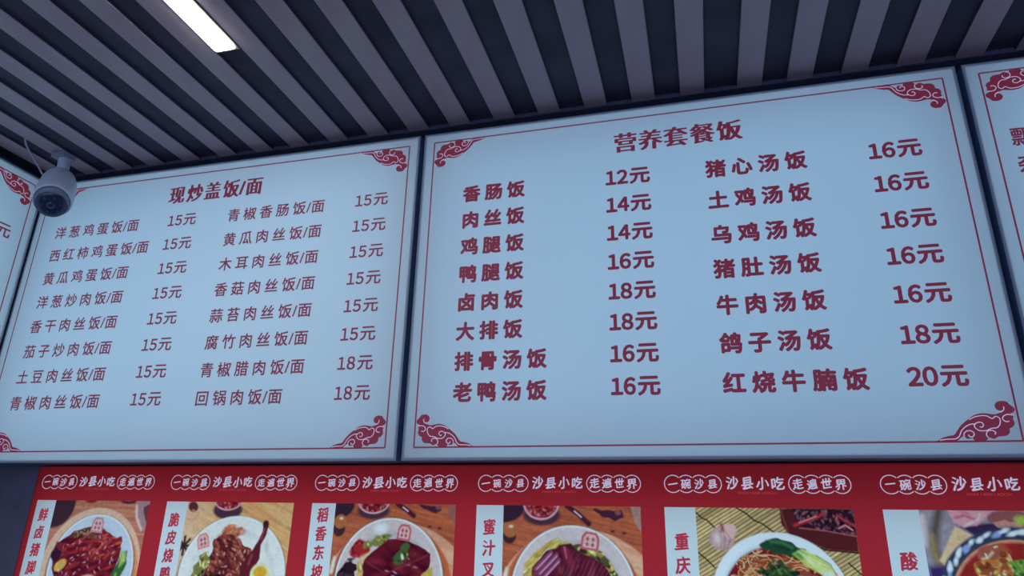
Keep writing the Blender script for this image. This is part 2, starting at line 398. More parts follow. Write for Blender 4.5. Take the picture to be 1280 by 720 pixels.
class Pic:
    def __init__(s, seed, base): s.r = np.random.default_rng(seed); s.c = np.ones((NV, NU, 3)) * base
    def lay(s, mask, col): s.c = s.c * (1 - mask[..., None]) + np.asarray(col) * mask[..., None]
    def ell(s, cx, cz, rx, ry, col, rot=0, e=.006, a=1.0, warp=0.0, within=None):
        c, n = math.cos(rot), math.sin(rot); x = uu - cx; y = vv - cz
        a_, b_ = (x * c + y * n) / rx, (-x * n + y * c) / ry
        d = (np.sqrt(a_ * a_ + b_ * b_) - 1) * min(rx, ry)
        if warp: d = d + (vnoise(s.r, 14, 14) - .5) * warp + (vnoise(s.r, 40, 40) - .5) * warp * .6
        mk = sm(d, e) * a
        if within is not None: mk = mk * within
        s.lay(mk, col); return mk
    def pol(s, pts, col, e=.005, a=1.0, warp=0.0):
        inside = np.zeros(uu.shape, bool); dist = np.full(uu.shape, 9.0); n = len(pts)
        for k in range(n):
            (x0, y0), (x1, y1) = pts[k], pts[(k+1) % n]
            cond = ((y0 > vv) != (y1 > vv))
            xi = (x1 - x0) * (vv - y0) / ((y1 - y0) if y1 != y0 else 1e-9) + x0
            inside ^= cond & (uu < xi)
            dx, dy = x1 - x0, y1 - y0; t = np.clip(((uu-x0)*dx + (vv-y0)*dy) / (dx*dx + dy*dy + 1e-12), 0, 1)
            dist = np.minimum(dist, np.hypot(uu - x0 - t*dx, vv - y0 - t*dy))
        d = np.where(inside, -dist, dist)
        if warp: d = d + (vnoise(s.r, 22, 22) - .5) * warp
        mk = sm(d, e) * a; s.lay(mk, col); return mk
    def line(s, pts, w, col, a=1.0, e=.003, within=None):
        dist = np.full(uu.shape, 9.0)
        for (x0, y0), (x1, y1) in zip(pts[:-1], pts[1:]):
            dx, dy = x1 - x0, y1 - y0
            t = np.clip(((uu-x0)*dx + (vv-y0)*dy) / (dx*dx + dy*dy + 1e-12), 0, 1)
            dist = np.minimum(dist, np.hypot(uu - x0 - t*dx, vv - y0 - t*dy))
        mk = sm(dist - w / 2, e) * a
        if within is not None: mk = mk * within
        s.lay(mk, col)
    def blobs(s, mask, n, size, cols, asp=.5, ang=None, a=.9, e=.004, box=(0, 1, 0, .75)):
        """n little pieces of food, each with its own colour, kept inside mask"""
        for _ in range(n):
            for _t in range(20):
                x = s.r.uniform(box[0], box[1]); y = s.r.uniform(box[2], box[3])
                if mask[min(NV-1, int(y / VH * (NV-1))), min(NU-1, int(x * (NU-1)))] > .5: break
            else: continue
            sz = size * s.r.uniform(.6, 1.3); an = s.r.uniform(0, 3.14) if ang is None else ang + s.r.normal(0, .25)
            col = np.asarray(cols[s.r.integers(len(cols))]) * s.r.uniform(.8, 1.15)
            j0, j1 = max(0, int((y - 2*sz) / VH * NV)), min(NV, int((y + 2*sz) / VH * NV) + 2)
            i0, i1 = max(0, int((x - 2*sz) * NU)), min(NU, int((x + 2*sz) * NU) + 2)
            U_, V_ = uu[j0:j1, i0:i1] - x, vv[j0:j1, i0:i1] - y
            c, n_ = math.cos(an), math.sin(an); p, q = (U_*c + V_*n_) / sz, (-U_*n_ + V_*c) / (sz*asp)
            mm = np.minimum(1, mask[j0:j1, i0:i1] * 1.2)
            un = (sm((np.sqrt(p*p + (q - .35)**2) - 1.15) * sz * asp, e * 1.5) * .55 * mm)[..., None]
            s.c[j0:j1, i0:i1] = s.c[j0:j1, i0:i1] * (1 - un) + np.clip(col * .28, 0, 1) * un
            mk = (sm((np.sqrt(p*p + q*q) - 1) * sz * asp, e) * a * mm)[..., None]
            s.c[j0:j1, i0:i1] = s.c[j0:j1, i0:i1] * (1 - mk) + np.clip(col, 0, 1) * mk
    def grain(s, mask, k, fx, fy, ang=0):
        n = vnoise(s.r, fx, fy, ang) - .5
        s.c = np.clip(s.c * (1 + (n * k * mask)[..., None]), 0, 1)
    def wood(s, c0, c1, ang, dark=.5):
        n = vnoise(s.r, 3, 46, ang) * .6 + vnoise(s.r, 5, 110, ang) * .4
        s.c = np.asarray(c0) * (1 - n[..., None]) + np.asarray(c1) * n[..., None]
        g = np.clip((vnoise(s.r, 2, 60, ang) - .68) * 5, 0, 1) * dark
        s.lay(g, np.asarray(c0) * .45)
    def tag(s, x, y, w, h, rot=0, frame=C(170, 90, 100)):
        """the little arched paper flag standing in every dish"""
        def tr(px, py): return (x + px*math.cos(rot) - py*math.sin(rot), y + px*math.sin(rot) + py*math.cos(rot))
        def arch(k): return [tr(-w*k, h*k), tr(w*k, h*k), tr(w*k, -h*k*.4), tr(w*k*.6, -h*k), tr(-w*k*.6, -h*k), tr(-w*k, -h*k*.4)]
        s.pol(arch(1.0), frame, e=.003); s.pol(arch(.74), C(206, 156, 160), e=.003)
        for gx in (-.3, .3):
            for gy in (-.25, .35):
                px, py = gx * w, gy * h
                s.line([tr(px - w*.17, py), tr(px + w*.17, py)], .006, C(110, 30, 50)); s.line([tr(px, py - h*.2), tr(px, py + h*.2)], .006, C(110, 30, 50))
                s.line([tr(px - w*.14, py + h*.16), tr(px + w*.14, py + h*.16)], .004, C(110, 30, 50))
    def plate(s, cx, cz, rx, ry, col, rim, inner, k=.80):
        s.ell(cx, cz + .012, rx + .014, ry + .012, C(70, 60, 65), a=.7, e=.012)
        m0 = s.ell(cx, cz, rx, ry, rim, e=.005); s.ell(cx, cz, rx - .012, ry - .012, col, e=.006)
        s.ell(cx, cz + .012, rx * k, ry * k, inner, e=.02); s.ell(cx, cz + .02, rx * k - .02, ry * k - .02, np.asarray(col) * .98, e=.02)
        return m0

def sauce_bowl(p, x, rx, y0, y1, ysh):
    p.ell(x + .004, (ysh) * .5, rx * 1.02, ysh * .5 + .01, C(58, 42, 58), e=.008)
    p.ell(x, -.02, rx, y1 + .02, C(196, 150, 165), e=.005); mk = p.ell(x, -.02, rx - .014, y1 + .006, C(128, 38, 52), e=.005)
    p.blobs(mk, 60, .014, [C(100, 25, 40), C(150, 55, 65), C(175, 110, 115), C(90, 22, 35)], box=(x - rx, x + rx, 0, y1))
def chilli(p, a, b, w, col=(62, 28, 45)):
    p.line([a, ((a[0]+b[0])/2 + .004, (a[1]+b[1])/2 - .004), b], w, C(*col), e=.006)
    p.line([(a[0]*.65+b[0]*.35, a[1]*.65+b[1]*.35 - .006), (a[0]*.35+b[0]*.65, a[1]*.35+b[1]*.65 - .004)], .010, C(185, 170, 190), e=.004)

def pic1():
    p = Pic(1, C(150, 110, 90)); p.wood(C(168, 125, 100), C(128, 88, 74), .05)
    p.ell(.50, .56, .515, .50, C(186, 160, 140), e=.006)
    rng = p.ell(.53, .60, .475, .45, C(176, 126, 84), e=.01)
    p.ell(.02, .03, .20, .20, C(50, 36, 50), e=.01); p.ell(.38, .0, .06, .02, C(110, 30, 45))
    p.ell(.78, -.02, .10, .045, C(60, 35, 48)); p.ell(.78, -.03, .07, .03, C(170, 130, 150))
    p.pol([(.86, .0), (1.02, -.01), (1.02, .26), (.96, .22), (.88, .12)], C(130, 116, 120), warp=.03)
    p.pol([(.93, .04), (1.02, .02), (1.02, .2), (.97, .14)], C(90, 50, 62), warp=.03)
    p.line([(.87, .04), (.89, .13), (.96, .23)], .02, C(190, 175, 175), e=.01)
    p.plate(.51, .55, .437, .435, C(150, 182, 198), C(196, 212, 220), C(140, 172, 190))
    mk = p.pol([(.115,.345),(.25,.27),(.38,.235),(.48,.215),(.56,.235),(.68,.28),(.775,.30),(.80,.39),(.77,.55),(.74,.75),(.30,.78),(.14,.60),(.10,.46)], C(98, 28, 46), warp=.03)
    p.blobs(mk, 260, .045, [C(84, 20, 40), C(112, 34, 48), C(135, 42, 48), C(70, 16, 34), C(98, 26, 44)], asp=.35, ang=-.3)
    up = mk * (vv < .48) * (uu > .45); p.blobs(up, 60, .035, [C(134, 48, 50), C(160, 74, 62), C(104, 30, 42)], asp=.28, ang=-.45)
    p.blobs(mk, 70, .012, [C(185, 130, 150), C(150, 90, 120)], asp=.4)
    g = mk * (vv < .31) * (uu < .52); p.blobs(g, 60, .016, [C(80, 96, 58), C(60, 70, 44), C(120, 120, 80)])
    p.pol([(.80,.40),(.86,.40),(.885,.50),(.84,.60),(.78,.80),(.68,.85),(.72,.62),(.79,.50)], C(42, 88, 52), warp=.02)
    p.pol([(.80,.40),(.85,.41),(.86,.48),(.81,.53)], C(130, 172, 92), e=.012); p.line([(.79,.58),(.76,.74)], .02, C(96, 146, 80), e=.01)
    k = p.ell(.20, .53, .065, .04, C(178, 148, 76), rot=-.6); p.blobs(k, 12, .014, [C(210, 190, 110), C(120, 84, 50)])
    p.ell(.13, .45, .06, .055, C(44, 22, 44), warp=.02)
    p.ell(.52, .65, .085, .055, C(205, 150, 130), e=.008)
    p.tag(.505, .20, .062, .062, .06, C(150, 120, 130)); return p

def pic2():
    p = Pic(2, C(190, 150, 110)); p.wood(C(206, 170, 122), C(176, 128, 82), .42, .35)
    p.lay(np.clip((.35 - uu) * 3, 0, 1) * .45, C(196, 172, 160))
    sauce_bowl(p, .392, .135, 0, .066, .125)
    p.ell(.06, .04, .05, .04, C(74, 40, 42), rot=.5); p.line([(.03, .14), (.10, .14), (.115, .09), (.06, .07)], .014, C(186, 130, 110), e=.01)
    for k in range(8):
        a = k * .785; p.line([(.03, .345), (.03 + .07 * math.cos(a), .345 + .07 * math.sin(a))], .022, C(46, 32, 40), e=.006)
    p.plate(.51, .56, .487, .452, C(172, 196, 196), C(206, 218, 212), C(158, 184, 188))
    k = p.ell(.45, .235, .09, .05, C(150, 92, 68), warp=.06, e=.015); p.blobs(k, 40, .022, [C(176, 112, 78), C(110, 60, 52), C(196, 140, 100)], asp=.3, ang=-.8)
    mk = p.pol([(.30,.29),(.40,.24),(.47,.25),(.56,.30),(.66,.36),(.70,.44),(.66,.70),(.28,.75),(.20,.62),(.27,.46),(.30,.38)], C(92, 40, 44), warp=.03)
    p.blobs(mk, 230, .035, [C(104, 48, 46), C(78, 30, 38), C(132, 74, 62), C(66, 24, 34), C(146, 92, 78)], asp=.35, ang=.6)
    for k in range(9): p.line([(.30 + k * .045, .40 - k*.008), (.27 + k * .045, .62)], .008, C(62, 24, 32), a=.7, within=mk)
    p.blobs(mk, 60, .010, [C(196, 150, 140), C(170, 120, 110)], asp=.5)
    p.pol([(.775,.16),(.80,.175),(.79,.24),(.745,.32),(.755,.42),(.70,.52),(.60,.56),(.58,.49),(.66,.38),(.72,.30),(.745,.22),(.745,.17)], C(74, 26, 40), warp=.01)
    p.ell(.770, .165, .028, .03, C(48, 26, 36)); p.line([(.68,.40),(.66,.47)], .014, C(120, 62, 66), e=.01); p.line([(.765,.2),(.745,.28)], .008, C(120, 66, 70), e=.006)
    p.line([(.80, .30), (.81, .36)], .03, C(146, 166, 166), a=.5, e=.01)
    k = p.pol([(.20,.42),(.27,.38),(.30,.46),(.25,.60),(.18,.66),(.14,.58)], C(96, 110, 60), warp=.03)
    p.blobs(k, 60, .018, [C(150, 150, 86), C(60, 60, 42), C(188, 186, 120), C(40, 34, 38)])
    k = p.ell(.42, .60, .13, .05, C(36, 26, 34), warp=.04); p.blobs(k, 20, .02, [C(20, 14, 22), C(70, 60, 66)])
    p.ell(.775, .535, .088, .078, C(206, 190, 150)); p.ell(.775, .525, .062, .045, C(168, 146, 44), e=.008)
    p.tag(.208, .305, .055, .058, -.28, C(186, 120, 116)); return p

def pic34(seed, which):
    p = Pic(seed, C(150, 100, 80)); p.wood(C(156, 96, 66), C(116, 66, 48), .20)
    # pale round chopping board under the plate
    dy = 0 if which == 3 else .035
    k = p.ell(.56, .64 + dy, .60, .50 if which == 3 else .52, C(176, 142, 118), e=.006); p.grain(k, .5, 3, 60, .3)
    p.ell(.50, .60 + dy, .50, .47, C(150, 86, 54), e=.008)
    p.line([(.035, .40 + dy), (.02, .50 + dy)], .02, C(228, 206, 190), e=.012)
    p.ell(.0, .0, .165, .12, C(42, 32, 48), e=.006)
    p.ell(.05, .19 + dy*.6, .05, .055, C(50, 34, 40)); p.ell(.055, .135 + dy, .052, .052, C(138, 92, 58)); p.ell(.06, .112 + dy, .012, .008, C(236, 214, 180), e=.008)
    sauce_bowl(p, .325 if which == 3 else .283, .135, 0, .075 + dy * .7, .102 + dy * .7)
    chilli(p, ((.525 if which == 3 else .475), .0), ((.665 if which == 3 else .632), .085 + dy), .036)
    x = .0 if which == 3 else -.02
    k = p.pol([(.69+x,.0+dy*.6),(.88+x,.01+dy*.6),(.90+x,.05+dy*.8),(.84+x,.07+dy*.8),(.74+x,.04+dy*.8)], C(56, 32, 52), warp=.02)
    p.ell(.86+x, .022+dy*.6, .02, .016, C(110, 70, 86))
    p.pol([(.93,.0),(1.0,.0),(1.0,.14+dy),(.96,.08+dy)], C(134, 120, 116) if which == 4 else C(120, 86, 84), warp=.01)
    for q in ((.80,.16),(.88,.17)): p.ell(q[0], q[1] + dy*.2, .014, .009, C(60, 36, 44))
    if which == 3:
        p.plate(.49, .55, .437, .447, C(158, 168, 172), C(200, 206, 206), C(136, 148, 156)); 
        p.ell(.40, .18, .05, .035, C(200, 208, 208), e=.02)
        k = p.ell(.25, .335, .10, .062, C(126, 34, 42), rot=-.6, warp=.03); p.blobs(k, 30, .02, [C(150, 54, 52), C(100, 24, 38)])
        k = p.ell(.17, .52, .07, .11, C(34, 22, 34), warp=.06); p.blobs(k, 12, .03, [C(54, 38, 52), C(26, 16, 28)], asp=.6)
        k = p.ell(.27, .50, .05, .10, C(170, 150, 88), warp=.03); p.blobs(k, 24, .02, [C(206, 190, 120), C(110, 90, 56)], ang=1.3)
        p.pol([(.25,.39),(.36,.33),(.38,.36),(.28,.42)], C(196, 166, 130), e=.01)
        k = p.ell(.42, .262, .12, .038, C(96, 112, 58), rot=-.35, warp=.03); p.blobs(k, 60, .012, [C(140, 152, 84), C(66, 74, 44), C(170, 176, 110)], asp=.8)
        k = p.pol([(.28,.41),(.36,.34),(.47,.255),(.58,.255),(.70,.29),(.82,.35),(.81,.44),(.76,.53),(.78,.80),(.30,.80),(.28,.60)], C(72, 18, 38), warp=.012)
        p.blobs(k, 90, .06, [C(88, 24, 42), C(58, 12, 32), C(100, 34, 50)], asp=.4, ang=.3, e=.02); p.line([(.30,.42),(.47,.50),(.80,.36)], .008, C(120, 56, 68), a=.5, within=k, e=.01)
        for cx, cz in ((.36,.42),(.70,.41),(.53,.55),(.49,.50)): 
            w = k * np.clip(1 - np.hypot((uu - cx) / .08, (vv - cz) / .05), 0, 1) ** .3
            p.blobs(w, 16, .012, [C(190, 140, 160), C(160, 100, 124)], asp=.35, ang=.3)
        k = p.ell(.57, .375, .085, .035, C(50, 84, 48), rot=-.25, warp=.05); p.blobs(k, 26, .018, [C(120, 160, 88), C(36, 56, 36), C(186, 200, 160)])
        k = p.ell(.62, .30, .035, .045, C(50, 86, 48), warp=.04); p.blobs(k, 14, .014, [C(130, 166, 96), C(40, 60, 40)])
        k = p.pol([(.76,.50),(.84,.44),(.83,.60),(.76,.62)], C(150, 150, 70), warp=.02); p.blobs(k, 20, .02, [C(180, 176, 96), C(60, 60, 44)])
        p.tag(.598, .205, .055, .058, .12, C(150, 84, 96))
    else:
        MEAT = [C(92, 34, 54), C(66, 22, 42), C(112, 52, 70), C(80, 28, 46)]
        p.plate(.51, .58, .442, .447, C(160, 170, 176), C(200, 206, 208), C(138, 150, 160))
        k = p.pol([(.17,.40),(.22,.33),(.30,.27),(.40,.225),(.50,.25),(.58,.29),(.50,.36),(.35,.50),(.22,.62),(.16,.52)], C(160, 156, 84), warp=.03)
        p.blobs(k, 150, .032, [C(186, 182, 98), C(136, 134, 64), C(204, 200, 140), C(170, 150, 80), C(190, 196, 170)], asp=.25, ang=-.7)
        k = p.pol([(.50,.27),(.60,.26),(.72,.31),(.80,.40),(.84,.52),(.84,.62),(.70,.60),(.58,.36)], C(64, 66, 46), warp=.03)
        p.blobs(k, 110, .022, [C(36, 36, 34), C(176, 170, 90), C(130, 130, 66), C(28, 26, 30), C(200, 196, 120)], asp=.5)
        k = p.pol([(.22,.42),(.33,.31),(.40,.29),(.42,.27),(.50,.25),(.56,.31),(.66,.34),(.76,.42),(.80,.54),(.76,.78),(.30,.78),(.22,.60)], C(74, 28, 46), warp=.012)
        p.blobs(k, 60, .05, [C(96, 40, 60), C(72, 24, 48)], asp=.4, ang=-.9, e=.02)
        p.blobs(k, 120, .040, MEAT, asp=.28, ang=2.05, e=.008)
        for j in range(13):
            x = .42 + j * .032
            p.line([(x + .07, .33 + j*.006), (x + .035, .44), (x - .03, .56), (x - .08, .72)], .006, C(52, 16, 38), within=k, a=.9)
            p.line([(x + .082, .34 + j*.006), (x + .047, .44), (x - .018, .56), (x - .07, .72)], .005, C(112, 56, 72), within=k, a=.5)
        for j, a in enumerate(((.245,.43,.36,.315),(.27,.46,.40,.33),(.285,.50,.415,.365))):
            p.line([(a[0], a[1]), (a[2], a[3])], .026, C(104, 60, 96), e=.008, within=k); p.line([(a[0]+.01, a[1]), (a[2], a[3]+.012)], .007, C(176, 140, 178), e=.006)
        p.line([(.46,.30),(.50,.38)], .05, C(98, 36, 60), e=.015); p.line([(.455,.28),(.47,.35)], .008, C(150, 90, 110), e=.006)
        p.tag(.64, .235, .064, .060, .14, C(150, 84, 96))
    return p

def pic5():
    p = Pic(5, C(170, 146, 104))
    a = -.56; q = -uu * math.sin(a) + vv * math.cos(a)
    ph = (q * 46 + vnoise(p.r, 3, 8, a) * .7); fr = ph - np.floor(ph)
    rod = vnoise(p.r, .7, 46, a)
    c = C(214, 172, 122)[None, None] * (.50 + .55 * rod[..., None]); p.c = np.clip(c, 0, 1)
    p.lay(sm(np.minimum(fr, 1 - fr) - .14, .10) * .9, C(64, 42, 34))
    for l in ([(.0,.03),(.04,.07),(.07,.08),(.12,.13)], [(.27,.0),(.33,.035),(.38,.08),(.43,.10),(.50,.155)], [(.0,.29),(.05,.33),(.10,.38)], [(.93,.33),(1.0,.40)]):
        p.line(l, .009, C(34, 28, 30), e=.003)
    p.pol([(.545,.0),(1.0,.0),(1.0,.265),(.80,.25),(.585,.155),(.55,.10)], C(66, 28, 34), warp=.006)
    k = p.pol([(.62,.0),(1.0,.0),(1.0,.165),(.66,.118)], C(38, 22, 36)); p.blobs(k, 120, .012, [C(90, 70, 90), C(60, 24, 40), C(26, 16, 30), C(130, 90, 100)], box=(.6, 1, 0, .17))
    p.line([(.55,.0),(.585,.15)], .012, C(96, 48, 48)); p.line([(.66,.122),(.82,.138),(1.0,.168)], .008, C(130, 76, 78)); p.line([(.6,.16),(.8,.255),(1.0,.268)], .01, C(40, 16, 24))
    p.line([(.63,.107),(.70,.08),(.77,.055),(.815,.03)], .02, C(140, 44, 56), e=.006); p.line([(.66,.09),(.77,.048)], .006, C(200, 130, 140))
    p.line([(.90,.04),(.95,.08),(.99,.10)], .016, C(130, 50, 60), e=.006); p.line([(.90,.12),(.94,.10),(.98,.13)], .010, C(170, 120, 120))
    # garlic
    p.ell(.16, .195, .078, .075, C(150, 136, 140), warp=.015); p.ell(.205, .15, .055, .05, C(172, 158, 158), warp=.015)
    for a_ in (-.6, -.2, .2, .6): p.line([(.17, .13), (.165 + a_ * .09, .20), (.16 + a_ * .05, .26)], .006, C(112, 96, 104), a=.8, e=.006)
    p.line([(.165, .11), (.17, .145)], .02, C(110, 84, 70), e=.008); p.ell(.13, .2, .02, .035, C(196, 184, 184), e=.015)
    p.ell(.50, .60, .44, .425, C(60, 46, 40), a=.6, e=.02)
    m0 = p.ell(.50, .575, .428, .422, C(176, 212, 220), e=.005); p.ell(.50, .585, .37, .365, C(150, 184, 194), e=.014)
    k = p.ell(.50, .60, .362, .362, C(100, 22, 34), e=.008); p.blobs(k, 60, .03, [C(120, 30, 36), C(84, 16, 30), C(140, 60, 40)], e=.012)
    nd = p.ell(.46, .50, .26, .21, C(120, 70, 52), warp=.06, a=.7)
    for j in range(150):
        x, y = p.r.normal(.44, .13), p.r.normal(.42, .09)
        if not (.20 < x < .72 and .27 < y < .75) : continue
        t = p.r.uniform(0, 6.28); pts = [(x, y)]
        dt = p.r.uniform(-.7, .7)
        for _ in range(5): t += dt; x += .022 * math.cos(t); y += .016 * math.sin(t); pts.append((x, y))
        col = C(*[(206, 160, 112), (186, 132, 86), (222, 184, 134), (150, 92, 64)][p.r.integers(4)])
        p.line(pts, .0085, C(84, 34, 36), a=.5, within=k); p.line([(a_, b_ - .003) for a_, b_ in pts], .006, col, within=k)
    p.pol([(.40,.235),(.44,.20),(.52,.19),(.60,.215),(.68,.26),(.62,.31),(.52,.285),(.43,.265)], C(24, 62, 44), warp=.02)
    p.line([(.47,.21),(.54,.215),(.60,.245)], .014, C(48, 108, 68), e=.01); p.line([(.50,.24),(.58,.26)], .008, C(16, 40, 32), e=.008)
    p.pol([(.60,.285),(.66,.25),(.74,.29),(.82,.345),(.845,.40),(.79,.42),(.70,.37),(.63,.31)], C(150, 186, 96), e=.006)
    p.pol([(.60,.285),(.645,.26),(.69,.29),(.65,.32)], C(76, 140, 62), e=.012)
    for j in range(4): p.line([(.635 + j*.012, .268 + j * .012), (.80 - j * .012, .355 + j * .014)], .006, C(206, 226, 168), e=.006, a=.8)
    p.line([(.74,.29),(.82,.34),(.848,.40)], .007, C(110, 130, 60), e=.004); p.ell(.80, .40, .03, .022, C(206, 222, 190), e=.012)
    p.line([(.85,.40),(.84,.46)], .014, C(196, 120, 100), e=.008)
    g = p.ell(.50, .395, .105, .07, C(36, 66, 40), warp=.06); p.blobs(g, 90, .014, [C(28, 54, 36), C(60, 100, 54), C(20, 38, 30), C(90, 130, 70)])
    return p

def pic6():
    p = Pic(6, C(120, 128, 140)); p.grain(np.ones_like(uu), .3, 18, 30, .4)
    p.line([(.115, .0), (.075, .12), (.06, .22), (.075, .36)], .05, C(70, 70, 66), e=.02); p.line([(.05, .16), (.05, .26), (.09, .38)], .03, C(120, 118, 84), e=.02)
    p.pol([(0,.335),(.14,.32),(.14,.5),(0,.5)], C(42, 36, 88), e=.02); p.line([(.01,.04),(.0,.20)], .03, C(170, 180, 186), e=.02)
    p.pol([(.19,.095),(.30,.16),(.20,.30),(.10,.34),(.07,.30)], C(182, 166, 132), e=.006); p.grain(sm(np.abs(uu - .17) - .1), .15, 60, 8, .9)
    p.pol([(.22,.10),(.32,.08),(.42,.07),(.70,.06),(.70,.20),(.32,.17)], C(44, 34, 68), e=.01)
    p.pol([(.38,.0),(.75,.0),(.75,.14),(.46,.10),(.38,.06)], C(112, 76, 78), warp=.03); p.pol([(.40,.07),(.47,.045),(.56,.07),(.55,.11),(.44,.10)], C(150, 124, 112), warp=.03)
    k = p.pol([(.17,.0),(.42,.0),(.36,.045),(.31,.085),(.24,.10),(.19,.07),(.18,.04)], C(206, 140, 152), warp=.01, e=.008)
    p.line([(.20,.045),(.25,.03),(.31,.055)], .012, C(150, 80, 100), e=.008); p.line([(.34,.02),(.33,.05),(.25,.09)], .008, C(236, 184, 190), e=.008); p.line([(.22,.0),(.28,.02)], .01, C(170, 100, 120), e=.01)
    p.ell(.565, .055, .04, .028, C(130, 168, 70), e=.012)
    p.ell(.50, .57, .475, .475, C(40, 48, 84), e=.008)
    # scalloped blue and white rim
    p.ell(.50, .565, .455, .455, C(36, 56, 82), e=.01)
    for j in range(56):
        a = j / 56 * 6.283; r = .437 + (.008 if j % 2 else -.006)
        p.ell(.50 + r * math.cos(a), .565 + r * math.sin(a), .028, .013, C(196, 214, 222) if j % 4 else C(110, 140, 186), rot=a + 1.25, e=.006, warp=.012)
    p.ell(.50, .565, .408, .408, C(44, 56, 58), e=.010); p.ell(.50, .565, .398, .396, C(170, 132, 108), e=.006)
    k = p.ell(.50, .57, .386, .386, C(116, 34, 34), e=.010); p.blobs(k, 60, .03, [C(130, 44, 36), C(96, 28, 34), C(150, 74, 48)], e=.012)
    p.ell(.36, .25, .07, .045, C(124, 76, 62), rot=-.2, warp=.03); p.line([(.31,.285),(.34,.275),(.37,.245)], .012, C(206, 166, 146), e=.008); p.line([(.33,.255),(.335,.275)], .008, C(216, 190, 180), e=.005); p.line([(.385,.215),(.40,.21)], .008, C(220, 196, 180), e=.005)
    c = p.pol([(.27,.32),(.31,.29),(.38,.28),(.42,.225),(.455,.25),(.47,.30),(.54,.32),(.72,.35),(.74,.60),(.30,.60),(.30,.40),(.26,.36)], C(168, 112, 56), warp=.03)
    p.blobs(c, 170, .024, [C(190, 140, 70), C(158, 104, 52), C(206, 162, 92), C(120, 66, 42), C(104, 50, 38)], asp=.7, box=(.2,.8,.2,.65))
    p.blobs(c, 50, .008, [C(240, 220, 170)], box=(.2,.8,.2,.65))
    g = p.ell(.53, .37, .075, .075, C(70, 130, 56), warp=.06); p.blobs(g, 60, .016, [C(96, 146, 66), C(46, 84, 42), C(130, 170, 96)])
    return p
def mottled(f, n=1):
    def g():
        p = f(); k = vnoise(p.r, 30, 30) * .5 + vnoise(p.r, 70, 70) * .5; sat = np.clip((p.c.max(-1) - p.c.min(-1)) * 3, 0, 1)
        p.c = np.clip(p.c * (1 + (.30 * (k - .5) * sat)[..., None]), 0, 1); return p
    return g
PICS = [pic1, pic2, lambda: pic34(3, 3), lambda: pic34(4, 4), pic5, pic6]

# ------------------------------------------------------------------ dish posters
PITCHS = [-1.1590, -.8830, -.6082, -.3335, -.0590, .2178]
YP, PT, PB, TP, SW = 1.035, .1048, -.235, .0458, .0418     # plane, top, bottom, top of picture, strip width
PLEFT = [-1.1725, -.8965, -.6215, -.3468, -.0723, .2045, .4805]
STRIP = ['鲜卤猪脚', '脆皮烧鸭', '稻香东坡', '蜜汁叉', '重庆', '酸']
SZ = [(.0208, .0290), (.0163, .0278), (.0277, .0278), (.0147, .0290), (.0005, .0299), (-.0163, .0290)]
DL = ['dish poster of braised meat on a round pale plate, leftmost of the red posters',
      'dish poster of roast duck with its leg bone and half an egg on a plate',
      'dish poster of a dark glazed pork slab with herbs on a white plate',
      'dish poster of purple sliced roast pork over yellow cabbage, fourth from the left',
      'dish poster of red noodle soup with green bok choy on a bamboo mat',
      'dish poster of yellow pieces in red soup in a blue and white bowl, rightmost']
POSG = 'red dish posters below the menu boards'
def circle_chain(mb, x0, z, r, pitch, n, w, y):
    cs = [x0 + r + i * pitch for i in range(n)]
    for i, c in enumerate(cs):
        run = []
        for k in range(0, 49):
            a = math.pi * 2 * k / 48 + (0.0001)
            px, pz = c + r * math.cos(a), z + r * math.sin(a)
            ok = all(math.hypot(px - d, pz - z) >= r * .995 for j, d in enumerate(cs) if j != i)
            if ok: run.append((px, pz))
            else:
                if len(run) > 1: mb.ribbon(run, w, y)
                run = []
        if len(run) > 1: mb.ribbon(run, w, y)
    return cs
def brush(mb, text, xs, z, size, y, bold, rg):
    for ch, x in zip(text, xs):
        put(mb, ch, x, z + rg.uniform(-.0006, .0006), size * rg.uniform(.94, 1.06), y, bold, rg.uniform(.92, 1.02), rot=rg.uniform(-.02, .05), shear=rg.uniform(.0, .06), nib=.026, rise=.13)
bx = empty('poster_light_box', Wp(PLEFT[0], YP, PB), 'long dark shallow light box on the wall behind the row of red dish posters', 'light box')
light_box(bx, PLEFT[6] - PLEFT[0], PT - PB, .053, .0015)
arealight('box_lamp', bx, (PLEFT[6] - PLEFT[0]) / 2, .046, (PT - PB) / 2 - .010, PLEFT[6] - PLEFT[0] - .03, PT - PB - .06, POST_W, POST_C)
